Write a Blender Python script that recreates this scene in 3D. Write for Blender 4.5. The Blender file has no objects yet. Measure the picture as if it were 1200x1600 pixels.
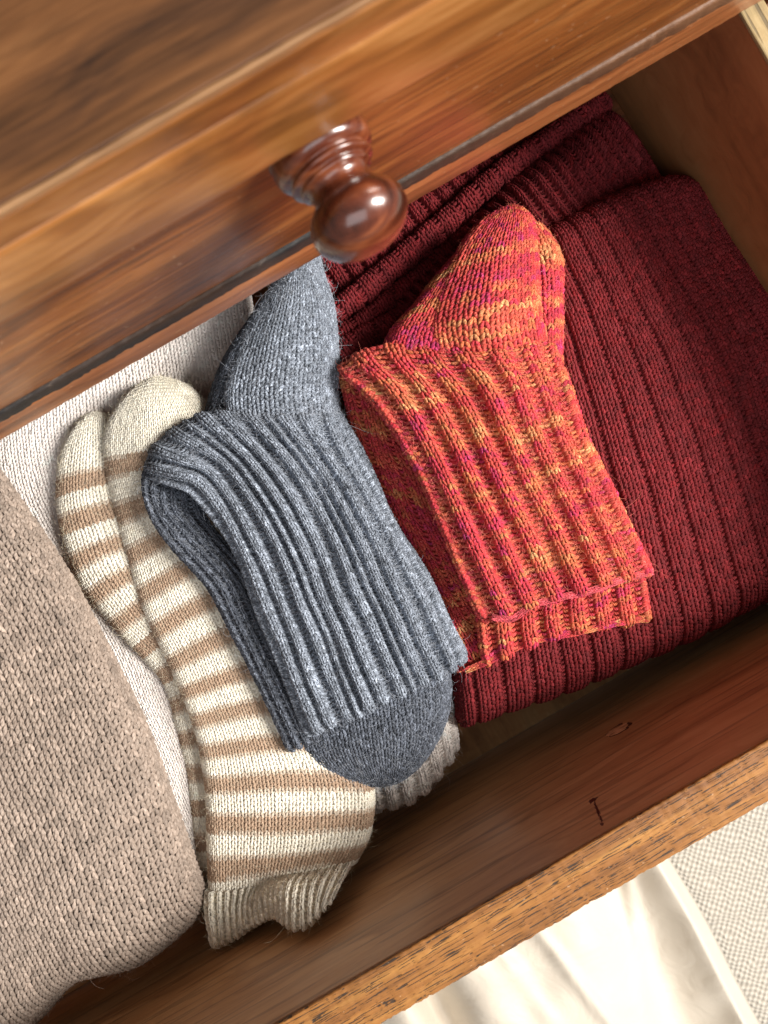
import bpy, math, random
import numpy as np
from mathutils import Vector, Matrix

# ------------------------------------------------------------------ camera, world, lights
SC = bpy.context.scene
CM = 0.01
CAMH = 36.0            # camera height above the drawer bottom, cm
F = 1202.0             # focal length in photo pixels (1200 x 1600 frame)
C30, S30 = math.cos(math.radians(30)), math.sin(math.radians(30))

cam_data = bpy.data.cameras.new('camera')
cam = bpy.data.objects.new('camera', cam_data)
SC.collection.objects.link(cam)
cam.location = (0, 0, CAMH * CM)
cam.rotation_euler = (0, 0, math.radians(-30))
cam_data.sensor_fit = 'VERTICAL'
cam_data.sensor_height = 34.6
cam_data.sensor_width = 25.95
cam_data.lens = F / 1600 * 34.6
cam_data.clip_start = 0.01
cam_data.clip_end = 50
cam_data.dof.use_dof = True
cam_data.dof.focus_distance = 0.292
cam_data.dof.aperture_fstop = 15.0
SC.camera = cam

world = bpy.data.worlds.new('World')
SC.world = world
world.use_nodes = True
bg = world.node_tree.nodes['Background']
bg.inputs[0].default_value = (1.0, 0.93, 0.86, 1)
bg.inputs[1].default_value = 0.19

def area(name, direction, dist, sx, sy, power, col, target=(0, 0, 5)):
    d = bpy.data.lights.new(name, 'AREA'); d.shape = 'RECTANGLE'
    d.size = sx * CM; d.size_y = sy * CM; d.energy = power; d.color = col
    o = bpy.data.objects.new(name, d); SC.collection.objects.link(o)
    v = Vector(direction).normalized()
    o.location = (Vector(target) + v * dist) * CM
    o.rotation_euler = v.to_track_quat('Z', 'Y').to_euler()
    return o
# the window the daylight comes from: to the right and in front of the chest
area('window_light', (0.88, -0.36, 0.84), 170, 36, 66, 54, (1.0, 0.95, 0.89))
# large weak fill lamp added above the front, with no seen source
area('fill_light', (-0.2, -0.75, 1.0), 190, 150, 110, 10, (0.93, 0.96, 1.0))

SC.view_settings.view_transform = 'Standard'
SC.view_settings.look = 'None'
SC.view_settings.exposure = 0.35
SC.view_settings.gamma = 1.0
SC.render.engine = 'CYCLES'
SC.cycles.max_bounces = 6

rng = np.random.default_rng(7)

def unproj(px, py, z):
    """photo pixel + height above drawer bottom (cm) -> world (cm)"""
    px, py, z = np.asarray(px, float), np.asarray(py, float), np.asarray(z, float)
    d = (CAMH - z) / F
    a, b = px - 600.0, 800.0 - py
    return np.stack([(a * C30 + b * S30) * d, (-a * S30 + b * C30) * d, z], -1)

def proj(P):
    d = F / np.maximum(CAMH - P[..., 2], 1)
    x, y = P[..., 0] * d, P[..., 1] * d
    return 600 + x * C30 - y * S30, 800 - (x * S30 + y * C30)

# ------------------------------------------------------------------ object helpers
def tag(o, label=None, cat=None, group=None, kind=None):
    if label: o['label'] = label
    if cat: o['category'] = cat
    if group: o['group'] = group
    if kind: o['kind'] = kind
    return o

def empty(name, loc, label, cat, group=None):
    o = bpy.data.objects.new(name, None); SC.collection.objects.link(o)
    o.empty_display_size = 0.02
    o.location = Vector(loc) * CM
    return tag(o, label, cat, group)

def link_mesh(name, me, parent=None, mat=None):
    o = bpy.data.objects.new(name, me); SC.collection.objects.link(o)
    if mat: me.materials.append(mat)
    if parent is not None:
        o.parent = parent
        bpy.context.view_layer.update()
        o.matrix_parent_inverse = parent.matrix_world.inverted()
    return o

def np_mesh(name, verts, quads, smooth=True, attrs=None):
    """verts in cm"""
    me = bpy.data.meshes.new(name)
    v = (np.asarray(verts) * CM).astype(np.float32)
    q = np.asarray(quads, dtype=np.int32)
    me.vertices.add(len(v)); me.vertices.foreach_set('co', v.ravel())
    me.loops.add(q.size); me.loops.foreach_set('vertex_index', q.ravel())
    me.polygons.add(len(q))
    me.polygons.foreach_set('loop_start', np.arange(0, q.size, q.shape[1], dtype=np.int32))
    me.polygons.foreach_set('use_smooth', np.full(len(q), smooth))
    me.update(calc_edges=True)
    for k, arr in (attrs or {}).items():
        arr = np.asarray(arr, dtype=np.float32)
        if arr.shape[1] == 4:
            a = me.attributes.new(k, 'FLOAT_COLOR', 'POINT'); a.data.foreach_set('color', arr.ravel())
        else:
            a = me.attributes.new(k, 'FLOAT_VECTOR', 'POINT'); a.data.foreach_set('vector', arr.ravel())
    return me

# ------------------------------------------------------------------ materials
class NT:
    def __init__(s, name):
        s.m = bpy.data.materials.new(name); s.m.use_nodes = True
        s.t = s.m.node_tree; s.n = s.t.nodes; s.l = s.t.links
        s.p = s.n['Principled BSDF']
    def node(s, typ, **kw):
        n = s.n.new(typ)
        for k, v in kw.items():
            if isinstance(k, str) and hasattr(n, k): setattr(n, k, v)
            else: n.inputs[k].default_value = v
        return n
    def link(s, a, b): s.l.new(a, b)
    def math(s, op, a, b=None, clamp=False):
        n = s.n.new('ShaderNodeMath'); n.operation = op; n.use_clamp = clamp
        for i, x in enumerate((a, b)):
            if x is None: continue
            if hasattr(x, 'links'): s.l.new(x, n.inputs[i])
            else: n.inputs[i].default_value = x
        return n.outputs[0]
    def noise(s, vec, scale, detail=3, rough=0.5, dist=0.0):
        n = s.n.new('ShaderNodeTexNoise'); s.l.new(vec, n.inputs['Vector'])
        n.inputs['Scale'].default_value = scale; n.inputs['Detail'].default_value = detail
        n.inputs['Roughness'].default_value = rough; n.inputs['Distortion'].default_value = dist
        return n.outputs['Fac']
    def mapping(s, vec, scale=(1, 1, 1), loc=(0, 0, 0), rot=(0, 0, 0)):
        n = s.n.new('ShaderNodeMapping'); s.l.new(vec, n.inputs[0])
        n.inputs['Scale'].default_value = scale; n.inputs['Location'].default_value = loc
        n.inputs['Rotation'].default_value = rot
        return n.outputs[0]
    def ramp(s, fac, stops, interp='LINEAR'):
        n = s.n.new('ShaderNodeValToRGB'); s.l.new(fac, n.inputs[0])
        cr = n.color_ramp; cr.interpolation = interp
        while len(cr.elements) < len(stops): cr.elements.new(0.5)
        for e, (p, c) in zip(cr.elements, stops):
            e.position = p; e.color = (*c, 1) if len(c) == 3 else c
        return n.outputs[0]
    def mix(s, fac, a, b, mode='MIX'):
        n = s.n.new('ShaderNodeMix'); n.data_type = 'RGBA'; n.blend_type = mode
        for sock, x in ((n.inputs[0], fac), (n.inputs[6], a), (n.inputs[7], b)):
            if hasattr(x, 'links'): s.l.new(x, sock)
            elif isinstance(x, (int, float)): sock.default_value = x
            else: sock.default_value = (*x, 1)
        return n.outputs[2]
    def bump(s, h, strength=0.3, dist=0.0005):
        n = s.n.new('ShaderNodeBump'); s.l.new(h, n.inputs['Height'])
        n.inputs['Strength'].default_value = strength; n.inputs['Distance'].default_value = dist
        s.l.new(n.outputs[0], s.p.inputs['Normal'])
        return n

def lin(r, g, b):
    f = lambda c: (c / 255 / 12.92) if c <= 10 else ((c / 255 + 0.055) / 1.055) ** 2.4
    return (f(r), f(g), f(b))

def yarn_mat(name, lo=0.55, hi=1.35, tint_lo=(1, 1, 1), tint_hi=(1, 1, 1), fleck=1.0, sheen=0.35, plies=3.0):
    t = NT(name)
    col = t.node('ShaderNodeAttribute', attribute_name='col').outputs['Color']
    st = t.node('ShaderNodeAttribute', attribute_name='st').outputs['Vector']
    v = t.mapping(st, (2.2, 2.6, 37.0))
    n1 = t.noise(v, fleck * 1.6, 3, 0.65)
    k = t.ramp(n1, [(0.32, tuple(lo * c for c in tint_lo)), (0.5, (0.92, 0.92, 0.92)), (0.68, tuple(hi * c for c in tint_hi))])
    c2 = t.mix(1.0, col, k, 'MULTIPLY')
    t.link(c2, t.p.inputs['Base Color'])
    t.p.inputs['Roughness'].default_value = 0.85
    t.p.inputs['Specular IOR Level'].default_value = 0.25
    t.p.inputs['Sheen Weight'].default_value = sheen
    t.p.inputs['Sheen Roughness'].default_value = 0.5
    t.link(c2, t.p.inputs['Sheen Tint'])
    # ply twist of the yarn
    sep = t.node('ShaderNodeSeparateXYZ'); t.link(st, sep.inputs[0])
    ph = t.math('ADD', t.math('MULTIPLY', sep.outputs[0], plies * 6.283), t.math('MULTIPLY', sep.outputs[1], 4.5))
    w = t.math('SINE', ph)
    h = t.math('ADD', t.math('MULTIPLY', w, 0.5), t.math('MULTIPLY', n1, 1.4))
    t.bump(h, 0.8, 0.00022)
    return t.m

def fuzz_mat(name, col):
    t = NT(name)
    t.p.inputs['Base Color'].default_value = (*col, 1)
    t.p.inputs['Roughness'].default_value = 0.7
    t.p.inputs['Specular IOR Level'].default_value = 0.3
    return t.m

# ------------------------------------------------------------------ lofted surfaces
def cr(points, n):
    """Catmull-Rom through points, n samples, even in length"""
    p = np.asarray(points, float)
    if len(p) == 2:
        t = np.linspace(0, 1, n)[:, None]; return p[0] * (1 - t) + p[1] * t
    q = np.vstack([2 * p[0] - p[1], p, 2 * p[-1] - p[-2]])
    m = 24; out = []
    for i in range(len(p) - 1):
        a, b, c, d = q[i], q[i + 1], q[i + 2], q[i + 3]
        t = np.linspace(0, 1, m, endpoint=False)[:, None]
        out.append(0.5 * ((2 * b) + (-a + c) * t + (2 * a - 5 * b + 4 * c - d) * t ** 2 + (-a + 3 * b - 3 * c + d) * t ** 3))
    out = np.vstack(out + [p[-1:]])
    L = np.concatenate([[0], np.cumsum(np.linalg.norm(np.diff(out, axis=0), axis=1))])
    s = np.linspace(0, L[-1], n)
    return np.stack([np.interp(s, L, out[:, k]) for k in range(out.shape[1])], 1)

def loft(rows, nu=90, nv=120):
    R = np.stack([cr(r, nu) for r in rows])            # k, nu, 3 (px, py, z)
    k = len(R)
    if k == 2:
        t = np.linspace(0, 1, nv)[:, None, None]
        G = R[0] * (1 - t) + R[1] * t
    else:
        # one shared length parameter so that rows stay rows
        q = np.concatenate([2 * R[:1] - R[1:2], R, 2 * R[-1:] - R[-2:-1]])
        m = 24; out = []
        for i in range(k - 1):
            a, b, c, d = q[i], q[i + 1], q[i + 2], q[i + 3]
            t = np.linspace(0, 1, m, endpoint=False)[:, None, None]
            out.append(0.5 * ((2 * b) + (-a + c) * t + (2 * a - 5 * b + 4 * c - d) * t ** 2 + (-a + 3 * b - 3 * c + d) * t ** 3))
        G = np.concatenate(out + [R[-1:]])
        G = resample(G, nv, 0)
    return unproj(G[..., 0], G[..., 1], G[..., 2])

def resample(G, n, axis):
    G = np.moveaxis(G, axis, 0)
    seg = np.linalg.norm(np.diff(G, axis=0), axis=-1).mean(axis=tuple(range(1, G.ndim - 1)))
    L = np.concatenate([[0], np.cumsum(seg)])
    s = np.linspace(0, L[-1], n)
    i = np.clip(np.searchsorted(L, s, side='right') - 1, 0, len(L) - 2)
    f = ((s - L[i]) / np.maximum(L[i + 1] - L[i], 1e-9)).reshape((-1,) + (1,) * (G.ndim - 1))
    out = G[i] * (1 - f) + G[i + 1] * f
    return np.moveaxis(out, 0, axis)

def bil(G, u, v):
    nv, nu = G.shape[:2]
    x = np.clip(u, 0, 1) * (nu - 1); y = np.clip(v, 0, 1) * (nv - 1)
    i = np.clip(x.astype(int), 0, nu - 2); j = np.clip(y.astype(int), 0, nv - 2)
    fx = (x - i)[..., None]; fy = (y - j)[..., None]
    return (G[j, i] * (1 - fx) + G[j, i + 1] * fx) * (1 - fy) + (G[j + 1, i] * (1 - fx) + G[j + 1, i + 1] * fx) * fy

def roll(G, l=0, r=0, t=0, b=0, under=50):
    """round the four sides downward inside the given outline"""
    nv, nu = G.shape[:2]
    W = np.linalg.norm(np.diff(G, axis=1), axis=-1).sum(1)      # per row
    L = np.linalg.norm(np.diff(G, axis=0), axis=-1).sum(0)      # per column
    def prof(r0, r1, n):
        th = np.radians(np.linspace(-under, 90, 16))
        a = []; 
        if r0: a += [('s', r0 * (1 - math.cos(x)), -r0 * (1 - math.sin(x))) for x in th[:-1]]
        mid = n
        a += [('m', i / (mid - 1), 0) for i in range(mid)]
        if r1: a += [('e', r1 * (1 - math.cos(x)), -r1 * (1 - math.sin(x))) for x in th[:-1][::-1]]
        return a
    def param(a, tot, r0, r1):
        out = np.zeros((len(a), len(tot))); dz = np.zeros(len(a))
        tot = np.maximum(tot, 1e-6)
        s0 = np.minimum(1, 0.45 * tot / max(r0, 1e-9)) if r0 else 1
        s1 = np.minimum(1, 0.45 * tot / max(r1, 1e-9)) if r1 else 1
        for k, (q, x, z) in enumerate(a):
            if q == 's': out[k] = x * s0 / tot
            elif q == 'e': out[k] = 1 - x * s1 / tot
            else: 
                A = (r0 * s0 / tot) if r0 else 0 * tot
                B = 1 - ((r1 * s1 / tot) if r1 else 0 * tot)
                out[k] = A + (B - A) * x
            dz[k] = z
        return out, dz
    pu = prof(l, r, 80); pv = prof(t, b, 110)
    Lm = np.full(nu, L.mean()) * 0.5 + L * 0.5
    V, dzv = param(pv, np.full(1, L.mean()), t, b); V = V[:, 0]
    # row widths at the new v
    Wv = np.interp(V, np.linspace(0, 1, nv), W)
    U, dzu = param(pu, Wv, l, r)                                 # (nu', nv')
    P = bil(G, U.T, np.repeat(V[:, None], len(pu), 1))
    P = P.copy(); P[..., 2] += dzu[None, :] + dzv[:, None]
    P = resample(P, 200, 1); P = resample(P, 240, 0)
    return P

def wob(P, amp, seed, freq=3.0):
    r = np.random.default_rng(seed)
    nv, nu = P.shape[:2]
    x = P[..., 0]; y = P[..., 1]
    h = np.zeros((nv, nu))
    for _ in range(9):
        a = r.uniform(0, 6.28); f = freq * r.uniform(0.25, 1.0)
        h += np.sin((x * math.cos(a) + y * math.sin(a)) * f + r.uniform(0, 6.28)) / 3
    g = np.zeros((2, nv, nu))
    for k in range(2):
        for _ in range(7):
            a = r.uniform(0, 6.28); f = freq * r.uniform(0.3, 1.3)
            g[k] += np.sin((x * math.cos(a) + y * math.sin(a)) * f + r.uniform(0, 6.28)) / 2.6
    w = np.sin(np.pi * np.linspace(0, 1, nu))[None, :] ** 0.5 * np.sin(np.pi * np.linspace(0, 1, nv))[:, None] ** 0.5
    P = P.copy(); P[..., 2] += amp * h
    P[..., 0] += g[0] * w * amp * 0.8; P[..., 1] += g[1] * w * amp * 0.8
    return P

def normals(P):
    du = np.gradient(P, axis=1); dv = np.gradient(P, axis=0)
    n = np.cross(du, dv)
    if n[..., 2].mean() < 0: n = -n
    return n / np.maximum(np.linalg.norm(n, axis=-1, keepdims=True), 1e-9)

# stitch templates: centre line (a across, b along), height c, radius r; in column widths / row heights
def leg_template(side, aspect, fat=1.0):
    t = np.linspace(0, 1, 5)
    a = side * (0.07 + 0.35 * t ** 0.8)
    b = -0.50 + 1.55 * t
    c = 0.20 * np.sin(np.pi * np.clip(t * 0.92 + 0.05, 0, 1)) ** 0.8 - 0.02 - 0.45 * a ** 2
    r = 0.215 * fat * (0.55 + 0.45 * np.sin(np.pi * np.clip(0.06 + t * 0.9, 0, 1)))
    return a, b, c, r, t

def purl_template(aspect, fat=1.0):
    t = np.linspace(0, 1, 6)
    a = -0.62 + 1.24 * t
    b = -0.18 + 0.28 * np.sin(np.pi * t)
    c = -0.08 + 0.2 * np.sin(np.pi * t)
    r = 0.22 * fat * (0.7 + 0.3 * np.sin(np.pi * t))
    return a, b, c, r, t

def sweep_template(tp, aspect, K=5):
    a, b, c, r, t = tp
    x, y = a, b * aspect                                 # physical, in column widths
    tx, ty = np.gradient(x), np.gradient(y)
    l = np.hypot(tx, ty); tx, ty = tx / l, ty / l
    ph = np.radians(np.linspace(-105, 105, K))
    A = x[:, None] + ty[:, None] * np.sin(ph) * r[:, None]
    B = (y[:, None] - tx[:, None] * np.sin(ph) * r[:, None]) / aspect
    Cc = c[:, None] + np.cos(ph) * r[:, None] * 0.9
    st = np.stack(np.broadcast_arrays(t[:, None] * 1.0, ph[None, :] / 2.2), -1)
    n = len(a)
    q = []
    for i in range(n - 1):
        for j in range(K - 1):
            q.append((i * K + j, i * K + j + 1, (i + 1) * K + j + 1, (i + 1) * K + j))
    return A.ravel(), B.ravel(), Cc.ravel(), st.reshape(-1, 2), np.array(q)

def knit(name, P, pattern, colw, rowh, color_fn, mat, parent, rib=0.0, seed=1, flip=False, jitter=0.05,
         fat=1.0, purlw=0.62, margin=110, legvar=0.11, start=0, back=0.16, fade=(1, 1)):
    """cover the surface P (dense grid, cm) with real stitches; colw/rowh in cm"""
    r = np.random.default_rng(seed)
    N = normals(P)
    Wm = np.linalg.norm(np.diff(P, axis=1), axis=-1).sum(1).mean()
    Lm = np.linalg.norm(np.diff(P, axis=0), axis=-1).sum(0).mean()
    units = []; k = start; tot = 0
    while tot < Wm / colw:
        ch = pattern[k % len(pattern)]; w = 1.0 if ch == 'K' else purlw
        units.append((ch, w)); tot += w; k += 1
    ncol = len(units)
    x1 = np.cumsum([w for _, w in units]); x0 = x1 - np.array([w for _, w in units])
    scale = 1.0 / x1[-1]; cw_abs = Wm * scale
    R = max(3, int(round(Lm / rowh))); rh_abs = Lm / R
    aspect = rh_abs / cw_abs
    # rib profile
    xs = np.linspace(0, x1[-1], ncol * 12 + 1); hs = np.zeros_like(xs)
    if rib:
        i = 0
        while i < ncol:
            j = i
            while j + 1 < ncol and units[j + 1][0] == units[i][0]: j += 1
            m = (xs >= x0[i]) & (xs <= x1[j]); tt = (xs[m] - x0[i]) / (x1[j] - x0[i])
            s = np.sqrt(np.clip(1 - (2 * tt - 1) ** 2, 0, 1))
            hs[m] = rib * (0.15 + 0.85 * s) if units[i][0] == 'K' else -rib * 0.55 * s
            i = j + 1
        hs = np.convolve(np.pad(hs, 3, mode='edge'), np.ones(7) / 7, 'valid')
    cc, rr = np.meshgrid(np.arange(ncol), np.arange(R))
    cc, rr = cc.ravel(), rr.ravel()
    xc = (x0 + x1)[cc] / 2; wc = (x1 - x0)[cc]
    isk = np.array([u[0] == 'K' for u in units])[cc]
    uc = xc * scale; vc = (rr + 0.5) / R
    pc = bil(P, uc, vc); nc = bil(N, uc, vc)
    px, py = proj(pc)
    keep = (px > -margin) & (px < 1200 + margin) & (py > -margin) & (py < 1600 + margin) & (nc[:, 2] > -0.45)
    colors = color_fn(cc, rr, ncol, R, uc, vc, isk, r)    # (n, 3)
    V, Q, CO, ST = [], [], [], []
    off = 0
    rp = r.uniform(0, 6.28, 6); rf = r.uniform(0.5, 1.6, 6)
    def ribh(x, v):
        irr = 1 + 0.22 * sum(np.sin(x * 0.55 * rf[i] + v * Lm * 0.9 * rf[5 - i] + rp[i]) for i in range(6)) / 2.2
        k = np.minimum(fade[0] + (1 - fade[0]) * np.clip(v / 0.16, 0, 1), fade[1] + (1 - fade[1]) * np.clip((1 - v) / 0.06, 0, 1))
        return np.interp(x, xs, hs) * k * irr
    def emit(sel, tp):
        nonlocal off
        A, B, Cc, st, q = sweep_template(tp, aspect)
        n = int(sel.sum()); m = len(A)
        if n == 0: return
        jw = 1 + r.normal(0, jitter, (n, 1)); ja = r.normal(0, jitter * 0.5, (n, 1)); jb = r.normal(0, jitter * 1.2, (n, 1))
        jc = r.normal(0, jitter * 0.35, (n, 1))
        Bb = -B if flip else B
        xx = xc[sel][:, None] + (A[None] * jw + ja) * wc[sel][:, None]
        vv = (rr[sel][:, None] + 0.5 + Bb[None] * jw + jb) / R
        uu = xx * scale
        over = np.clip(vv, 0, 1)
        hh = (Cc[None] * jw + jc) * cw_abs + ribh(xx, over)
        pp = bil(P, uu, over) + bil(N, uu, over) * hh[..., None]
        V.append(pp.reshape(-1, 3))
        Q.append((q[None] + (np.arange(n) * m)[:, None, None] + off).reshape(-1, 4))
        CO.append(np.repeat(colors[sel] * np.exp(r.normal(0, legvar, (n, 1))), m, 0))
        rid = r.uniform(0, 50, n)
        ST.append(np.concatenate([np.tile(st, (n, 1)), np.repeat(rid, m)[:, None]], 1))
        off += n * m
    emit(keep & isk, leg_template(1, aspect, fat)); emit(keep & isk, leg_template(-1, aspect, fat))
    emit(keep & ~isk, purl_template(aspect, fat))
    # backing fabric just under the stitches
    bu, bv = ncol * 3 + 1, max(20, R // 2)
    U, Vv = np.meshgrid(np.linspace(0, 1, bu), np.linspace(0, 1, bv))
    hb = ribh(U * x1[-1], Vv) - back * cw_abs
    bp = bil(P, U, Vv) + bil(N, U, Vv) * hb[..., None]
    idx = np.arange(bu * bv).reshape(bv, bu)
    bq = np.stack([idx[:-1, :-1], idx[:-1, 1:], idx[1:, 1:], idx[1:, :-1]], -1).reshape(-1, 4) + off
    V.append(bp.reshape(-1, 3)); Q.append(bq)
    ci = np.clip(np.searchsorted(x1, U.ravel() * x1[-1] - 1e-6), 0, ncol - 1); ri = np.clip((Vv.ravel() * R).astype(int), 0, R - 1)
    cb = color_fn(ci, ri, ncol, R, U.ravel(), Vv.ravel(), np.ones(len(ci), bool), r)
    CO.append(cb)
    ST.append(np.stack([U.ravel() * ncol, Vv.ravel() * R * 0.5, np.zeros(U.size)], 1))
    co = np.concatenate(CO); co = np.concatenate([co, np.ones((len(co), 1))], 1)
    me = np_mesh(name, np.concatenate(V), np.concatenate(Q), True, {'col': co, 'st': np.concatenate(ST)})
    return link_mesh(name, me, parent, mat)

def chain(name, pts, w, h, color_fn, mat, parent, seed=3, lift=0.1):
    """a bound-off edge: one line of big chain stitches along a path of (px, py, z)"""
    r = np.random.default_rng(seed)
    p = cr(pts, 200); p = unproj(p[:, 0], p[:, 1], p[:, 2])
    d = np.gradient(p, axis=0); side = np.cross(d, [0, 0, 1.0]); side /= np.linalg.norm(side, axis=1, keepdims=True)
    G = np.stack([p + side * w * 0.5, p - side * w * 0.5], 1)
    G = np.concatenate([G[:, :1], (G[:, :1] + G[:, 1:]) / 2, G[:, 1:]], 1)
    G[..., 2] += lift
    return knit(name, G, 'K', w * 0.98, h, color_fn, mat, parent, seed=seed, jitter=0.09, fat=1.1)

def fuzz(P, n, length, col, parent, seed=5, rad=0.0036, lift=0.5, stray=0):
    r = np.random.default_rng(seed)
    N = normals(P)
    u, v = r.uniform(0.01, 0.99, n), r.uniform(0.01, 0.99, n)
    p0 = bil(P, u, v); nn = bil(N, u, v)
    px, py = proj(p0)
    k = (px > -60) & (px < 1260) & (py > -60) & (py < 1660) & (nn[:, 2] > -0.3)
    p0, nn = p0[k], nn[k]; n = len(p0)
    if n == 0: return None
    L = length * r.lognormal(0, 0.45, n)
    if stray: L[:stray] *= 3.5
    d = r.normal(0, 1, (n, 3)); d -= nn * (d * nn).sum(1, keepdims=True) * 0.9
    d /= np.linalg.norm(d, axis=1, keepdims=True)
    d = d + nn * (lift * r.uniform(0.1, 1.2, (n, 1))); d /= np.linalg.norm(d, axis=1, keepdims=True)
    b = r.normal(0, 1, (n, 3)); 
    m = 6; pts = np.zeros((n, m, 3)); cur = p0 + nn * 0.02; pts[:, 0] = cur
    for i in range(1, m):
        d = d + b * 0.28 - nn * 0.16 * (i - 1) + r.normal(0, 0.16, (n, 3)); d /= np.linalg.norm(d, axis=1, keepdims=True)
        cur = cur + d * (L / (m - 1))[:, None]; pts[:, i] = cur
    # never sink below the cloth
    dep = ((pts - p0[:, None]) * nn[:, None]).sum(-1)
    pts += nn[:, None] * np.maximum(0.03 - dep, 0)[..., None]
    cu = bpy.data.hair_curves.new('fuzz')
    cu.add_curves([m] * n)
    cu.attributes['position'].data.foreach_set('vector', (pts * CM).astype(np.float32).ravel())
    ra = cu.attributes.get('radius') or cu.attributes.new('radius', 'FLOAT', 'POINT')
    rr = np.tile(np.linspace(1, 0.35, m), n) * rad * CM
    ra.data.foreach_set('value', rr.astype(np.float32))
    cu.materials.append(col)
    o = bpy.data.objects.new('fuzz', cu); SC.collection.objects.link(o)
    o['kind'] = 'stuff'
    o.parent = parent; bpy.context.view_layer.update(); o.matrix_parent_inverse = parent.matrix_world.inverted()
    return o

def plain(c, var=0.08):
    c = np.array(c)
    def f(cc, rr, nc, R, u, v, isk, r):
        return np.clip(c[None] * (1 + r.normal(0, var, (len(cc), 1))), 0, 1)
    return f

def P3(rows, z=None):
    out = []
    for r in rows:
        out.append([(p[0], p[1], p[2] if len(p) > 2 else z) for p in r])
    return out

# ------------------------------------------------------------------ wood
def wood(name, dark, mid, light, grain=(3, 60, 60), streak=0.5, figure=6.0, rough=0.35, coat=0.4, pores=0.0,
         pore_scale=(18, 420, 420), pore_cut=0.36, bump=0.15, seed=0.0, wear=0.0, speck=0.0, stains=()):
    t = NT(name)
    oc = t.node('ShaderNodeTexCoord').outputs['Object']
    warp = t.noise(t.mapping(oc, (2.5, 9, 9), (seed, seed, 0)), 3.0, 3, 0.5)
    g = t.mapping(oc, grain, (seed, seed * 2, seed))
    gv = t.node('ShaderNodeVectorMath', operation='ADD'); t.link(g, gv.inputs[0])
    cb = t.node('ShaderNodeCombineXYZ'); w2 = t.math('MULTIPLY', warp, figure); t.link(w2, cb.inputs[1]); t.link(w2, cb.inputs[2])
    t.link(cb.outputs[0], gv.inputs[1])
    n1 = t.noise(gv.outputs[0], 1.0, 5, 0.62)
    n2 = t.noise(t.mapping(oc, (grain[0] * 5, grain[1] * 7, grain[2] * 7), (seed, 0, 3)), 1.0, 4, 0.7)
    f = t.math('ADD', t.math('MULTIPLY', n1, 0.72), t.math('MULTIPLY', n2, 0.28))
    col = t.ramp(f, [(0.33, dark), (0.5, mid), (0.66, light)])
    if streak:
        n3 = t.noise(t.mapping(oc, (grain[0] * 1.6, grain[1] * 1.3, grain[2] * 1.3), (5 + seed, 2, 1)), 1.0, 4, 0.7)
        m = t.ramp(n3, [(0.50, (1, 1, 1)), (0.66, (1 - streak,) * 3)])
        col = t.mix(1.0, col, m, 'MULTIPLY')
    h = f
    if pores:
        n4 = t.noise(t.mapping(oc, pore_scale, (1, seed, 2)), 1.0, 0.6, 0.4)
        pm = t.ramp(n4, [(pore_cut, (1, 1, 1)), (pore_cut + 0.05, (0, 0, 0))])
        pf = t.math('MULTIPLY', pm, pores)
        col = t.mix(pf, col, (0.018, 0.012, 0.008))
        h = t.math('SUBTRACT', f, t.math('MULTIPLY', pm, 0.8))
    if speck:
        n5 = t.noise(t.mapping(oc, (500, 900, 900)), 1.0, 1, 0.5)
        sm = t.ramp(n5, [(0.73, (0, 0, 0)), (0.77, (speck,) * 3)])
        col = t.mix(sm, col, (0.75, 0.5, 0.3))
    t.link(col, t.p.inputs['Base Color'])
    rg = t.math('ADD', t.math('MULTIPLY', n2, 0.25), rough - 0.12)
    t.link(rg, t.p.inputs['Roughness'])
    t.p.inputs['Coat Weight'].default_value = coat
    t.p.inputs['Coat Roughness'].default_value = 0.18
    t.bump(h, bump, 0.0012)
    return t.m

def box(name, x0, x1, y0, y1, z0, z1, mat, parent=None, bev=0.12, seg=3, warp=0.0):
    """bevelled board, cm"""
    import bmesh
    bm = bmesh.new()
    bmesh.ops.create_cube(bm, size=1)
    for v in bm.verts:
        v.co = Vector(((x0 + x1) / 2 + v.co.x * (x1 - x0), (y0 + y1) / 2 + v.co.y * (y1 - y0), (z0 + z1) / 2 + v.co.z * (z1 - z0))) * CM
    if bev: bmesh.ops.bevel(bm, geom=bm.edges[:], offset=bev * CM, segments=seg, profile=0.5, affect='EDGES')
    me = bpy.data.meshes.new(name); bm.to_mesh(me); bm.free()
    for p in me.polygons: p.use_smooth = False
    return link_mesh(name, me, parent, mat)

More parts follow.
